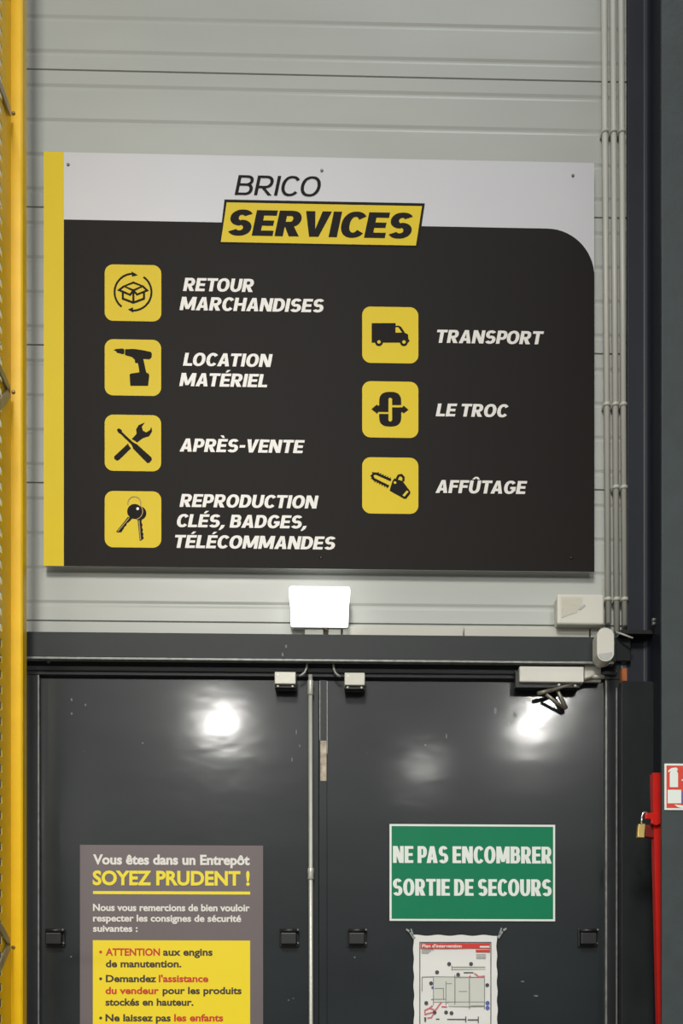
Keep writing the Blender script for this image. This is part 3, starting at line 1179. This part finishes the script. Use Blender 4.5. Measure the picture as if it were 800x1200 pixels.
# green emergency-exit notice on the right leaf
gy = DY - .003
x0, x1, z0, z1 = rect((456.3, 965.6), (650.2, 1079.6), gy)
gs = thing('exit_notice', ((x0 + x1) / 2, DY, z0), 'green notice with white border reading SORTIE DE SECOURS on right door', 'sign')
mb = MB()
mb.box(x0, x1, gy, DY - .0002, z0, z1)
mb.build('board', M['sign_white'], gs)
mb = MB()
e = .0072
mb.flat([(x0 + e, z0 + e), (x1 - e, z0 + e), (x1 - e, z1 - e), (x0 + e, z1 - e)], gy - .0006)
mb.build('green_field', M['green'], gs)
for s, a0, a1, t0, bs in (('NE PAS ENCOMBRER', 460.2, 646.2, 991.2, 1011), ('SORTIE DE SECOURS', 460.2, 646, 1029.6, 1049.2)):
    mb = MB()
    a, b, t = at(a0, bs, gy), at(a1, bs, gy), at(a0, t0, gy)
    caps(mb, s, a.x, b.x, a.z - .0008, t.z - a.z, gy - .0012, sx=.235, sy=.165, wf=.80, gap=.05, shear=0)
    mb.build('lettering', M['sign_white'], gs)

# taped-up intervention plan
py_ = DY - .006
x0, x1, zd, z1 = rect((484.6, 1096), (582.2, 1200), py_)
z0 = z1 - (x1 - x0) * 1.42
pl = thing('intervention_plan', ((x0 + x1) / 2, DY, z0), 'laminated paper site plan taped below the green notice', 'plan')
mb = MB()
bm = mb.bm
rng = random.Random(4)
NX, NZ = 24, 34
gridv = []
for j in range(NZ + 1):
    row = []
    for i in range(NX + 1):
        u, v = i / NX, j / NZ
        edge = (i in (0, NX)) * .0016 * math.sin(v * 41 + i) + 0
        ez = (j == NZ) * .002 * math.sin(u * 23 + 1)
        wob = .0008 * math.sin(u * 9 + v * 5) + .0007 * math.sin(v * 17)
        row.append(bm.verts.new((x0 + u * (x1 - x0) + edge + .001 * math.sin(v * 5), py_ + wob, z0 + v * (z1 - z0) + ez)))
    gridv.append(row)
for j in range(NZ):
    for i in range(NX):
        f = bm.faces.new((gridv[j][i], gridv[j][i + 1], gridv[j + 1][i + 1], gridv[j + 1][i]))
        f.smooth = True
mb.prism([(x0 + .003, z0 + .003), (x1 - .003, z0 + .003), (x1 - .003, z1 - .003), (x0 + .003, z1 - .003)], py_ + .0022, DY - .0003)
mb.build('sheet', M['paper'], pl)
Lp = py_ - .0028
org = (470, 1080)
kk = 130.0 / 800.0


def pp(pts):
    return XZ([(org[0] + a * kk, org[1] + b * kk) for a, b in pts], Lp)


def pbox(a, b, c, d):
    return [(a, c), (b, c), (b, d), (a, d)]


mb = MB()
for q in stroke([(134, 1000), (134, 150), (646, 150), (646, 1000)], 6):
    mb.flat(pp(q), Lp)
mb.build('frame_line', M['plan_dark'], pl)
mb = MB()
mb.flat(pp(pbox(140, 640, 157, 194)), Lp - .0002)
mb.flat(pp(pbox(537, 640, 203, 220)), Lp - .0002)
mb.build('header_band', M['plan_red'], pl)
mb = MB()
a, b, t = at(org[0] + 150 * kk, org[1] + 187 * kk, Lp), at(org[0] + 435 * kk, org[1] + 187 * kk, Lp), at(0 + org[0], org[1] + 163 * kk, Lp)
typed(mb, "Plan d'intervention", a.x, b.x, a.z, t.z - a.z, Lp - .0005, .026)
mb.flat(pp(pbox(566, 636, 176, 188)), Lp - .0005)
mb.build('lettering', M['white_ink'], pl)
mb = MB()
mb.flat(pp(pbox(232, 385, 398, 580)), Lp)
mb.flat(pp(pbox(392, 488, 410, 580)), Lp)
mb.flat(pp(pbox(495, 600, 410, 600)), Lp)
mb.flat(pp(pbox(365, 605, 322, 345)), Lp)
mb.flat(pp(pbox(340, 600, 582, 612)), Lp)
mb.build('floor_plan', M['plan_grey'], pl)
mb = MB()
for q in ([(232, 398), (600, 402)], [(232, 398), (232, 600)], [(386, 385), (386, 600)], [(491, 405), (491, 630)], [(600, 405), (600, 632)], [(215, 560), (320, 560)], [(240, 482), (304, 482), (304, 560)],
          [(322, 430), (322, 600)], [(322, 448), (366, 448)], [(415, 504), (475, 504)], [(330, 580), (600, 580)], [(150, 400), (232, 398)], [(150, 400), (150, 500)], [(365, 318), (365, 348)], [(365, 330), (605, 330)], [(500, 608), (600, 608)]):
    for s in stroke(q, 5):
        mb.flat(pp(s), Lp - .0003)
for zz, e1 in ((200, 235), (212, 215), (224, 200)):
    mb.flat(pp(pbox(146, e1, zz, zz + 4)), Lp)
for zz in (236, 250, 262):
    mb.flat(pp(pbox(540, 610, zz, zz + 4)), Lp)
mb.build('plan_line', M['plan_line'], pl)
mb = MB()
for c in ((345, 305), (503, 305), (258, 365), (410, 382), (215, 445), (620, 458), (180, 587), (240, 655), (323, 655), (362, 660)):
    mb.flat(pp(circ(c, 14, 14)), Lp - .0003)
for q in ([(450, 368), (520, 368)], [(250, 703), (275, 703)], [(330, 705), (465, 705)], [(465, 685), (465, 725)], [(478, 708), (555, 708)], [(555, 685), (555, 730)]):
    for s in stroke(q, 7):
        mb.flat(pp(s), Lp - .0003)
mb.flat(pp([(165, 690), (180, 690), (178, 722), (168, 722)]), Lp - .0003)
mb.build('symbol_print', M['plan_dark'], pl)
mb = MB()
for c in ((622, 587), (622, 622)):
    mb.flat(pp(circ(c, 15, 14)), Lp - .0003)
mb.flat(pp(circ((225, 476), 9, 10)), Lp - .0003)
mb.build('blue_marker', M['plan_blue'], pl)
mb = MB()
for q in ([(525, 372), (560, 398), (602, 392)], [(540, 378), (556, 405)], [(485, 404), (500, 390)], [(168, 640), (205, 622), (245, 640), (290, 578)], [(168, 640), (172, 668), (240, 650)], [(188, 695), (220, 692)], [(205, 622), (225, 605)], [(290, 612), (330, 615)], [(240, 650), (218, 690)]):
    for s in stroke(q, 9):
        mb.flat(pp(s), Lp - .0004)
mb.build('route_line', M['plan_pink'], pl)
for (c, s) in (((486, 1096), -1), ((583, 1095), 1)):
    mb = MB()
    yt = DY - .009
    for q in ([(c[0] - s * 1, c[1] + 3), (c[0] + s * 5, c[1] - 4), (c[0] + s * 6.5, c[1] - 3), (c[0] + s * 1.5, c[1] + 5)],
              [(c[0] + s * 1.5, c[1] - 1), (c[0] + s * 4, c[1] - 8), (c[0] + s * 5.2, c[1] - 7.5), (c[0] + s * 3, c[1] + 1)],
              [(c[0] + s * 6, c[1] - 6), (c[0] + s * 10, c[1] - 8), (c[0] + s * 10.5, c[1] - 6), (c[0] + s * 7, c[1] - 3.5)]):
        mb.prism(XZ(q, yt), yt, DY - .0003)
    mb.build('tape', M['tape'], pl)

# ------------------------------------------------------------------ red post, padlock and extinguisher sign by the column
hy = -0.27
xt0, xt1 = at(764.6, 905, hy).x, at(777.5, 905, hy).x
zt_, zl_ = at(765, 905.5, hy).z, at(770, 1200, hy).z
sl = (at(771.6, 1200, hy).x - at(764.8, 905, hy).x) / (zt_ - zl_)
rp = thing('red_post', (xt0, hy, 0), 'leaning red steel bar with a hasp behind the grey column flange', 'post')
mb = MB()
wd_ = .036
mb.prism([(xt0, zt_), (xt0 + wd_, zt_), (xt0 + wd_ + sl * zt_ * .35, 0), (xt0 + sl * zt_, 0)], hy, hy + .03, .002)
mb.build('bar', M['red'], rp)
mb = MB()
mb.prism(XZ([(756, 954), (758, 952.5), (773, 952), (774.5, 956), (774.5, 965), (769, 967.5), (763, 965), (763, 960), (756, 959.5)], hy - .012), hy - .012, hy - .0003, .002)
mb.build('hasp', M['red'], rp)
mb = MB()
mb.prism(XZ([(755.5, 967), (766, 966), (766, 982), (755.5, 980.5)], hy + .008), hy + .006, hy + .028, .002)
mb.build('lock_tab', mat('dark_red_paint', (128, 26, 20), .45, vary=.1, vscale=20), rp)
yk = hy - .006
pk = thing('padlock', (at(751.5, 981, yk).x, yk, at(751.5, 981, yk).z), 'small brass padlock hanging from the hasp of the red bar', 'padlock')
mb = MB()
mb.prism(XZ([(747.8, 965.6), (756.2, 965), (755, 981.8), (746.6, 981.4)], yk - .010), yk - .010, yk + .008, .002)
mb.build('body', M['brass'], pk)
mb = MB()
S = [(751.6, 966.5), (751.4, 961), (752.3, 955), (754.2, 952.2), (756.8, 952), (758.2, 954.5), (758.0, 958)]
mb.tube([at(a, b, yk - .002 + (.004 * i / 6)) for i, (a, b) in enumerate(S)], .0033, 10)
mb.build('shackle', M['chrome'], pk)

xy = CF - .0025
x0, x1, z0, z1 = rect((778.3, 894.8), (830, 949.4), xy)
es = thing('extinguisher_sign', ((x0 + x1) / 2, CF, z0), 'red and white fire extinguisher sign on the grey column', 'sign')
mb = MB()
mb.box(x0, x1, xy, CF - .0002, z0, z1)
mb.build('board', M['sign_white'], es)
mb = MB()
e = .0062
mb.flat([(x0 + e, z0 + e), (x1 - e, z0 + e), (x1 - e, z1 - e), (x0 + e, z1 - e)], xy - .0005)
mb.build('red_field', M['ext_red'], es)
mb = MB()
o2 = (700, 860)


def ep(pts):
    return XZ([(o2[0] + a / 8.0, o2[1] + b / 8.0) for a, b in pts], xy)


mb.flat(ep([(675, 500), (675, 372), (685, 352), (662, 362), (660, 345), (690, 322), (735, 316), (750, 330), (742, 350), (752, 372), (752, 500)]), xy - .001)
mb.flat(ep([(800, 312), (840, 300), (855, 345), (835, 380), (815, 350)]), xy - .001)
mb.flat(ep([(780, 432), (800, 425), (850, 400), (880, 440), (850, 480), (800, 445)]), xy - .001)
mb.flat(ep([(718, 662), (800, 672), (900, 690), (900, 700), (780, 696), (745, 684)]), xy - .001)
mb.flat(ep([(655, 525), (782, 525), (782, 652), (655, 652)]), xy - .001)
mb.build('pictogram', M['sign_white'], es)
mb = MB()
mb.flat(ep([(786, 540), (960, 540), (960, 656), (786, 656)]), xy - .001)
mb.build('blue_panel', M['ext_blue'], es)
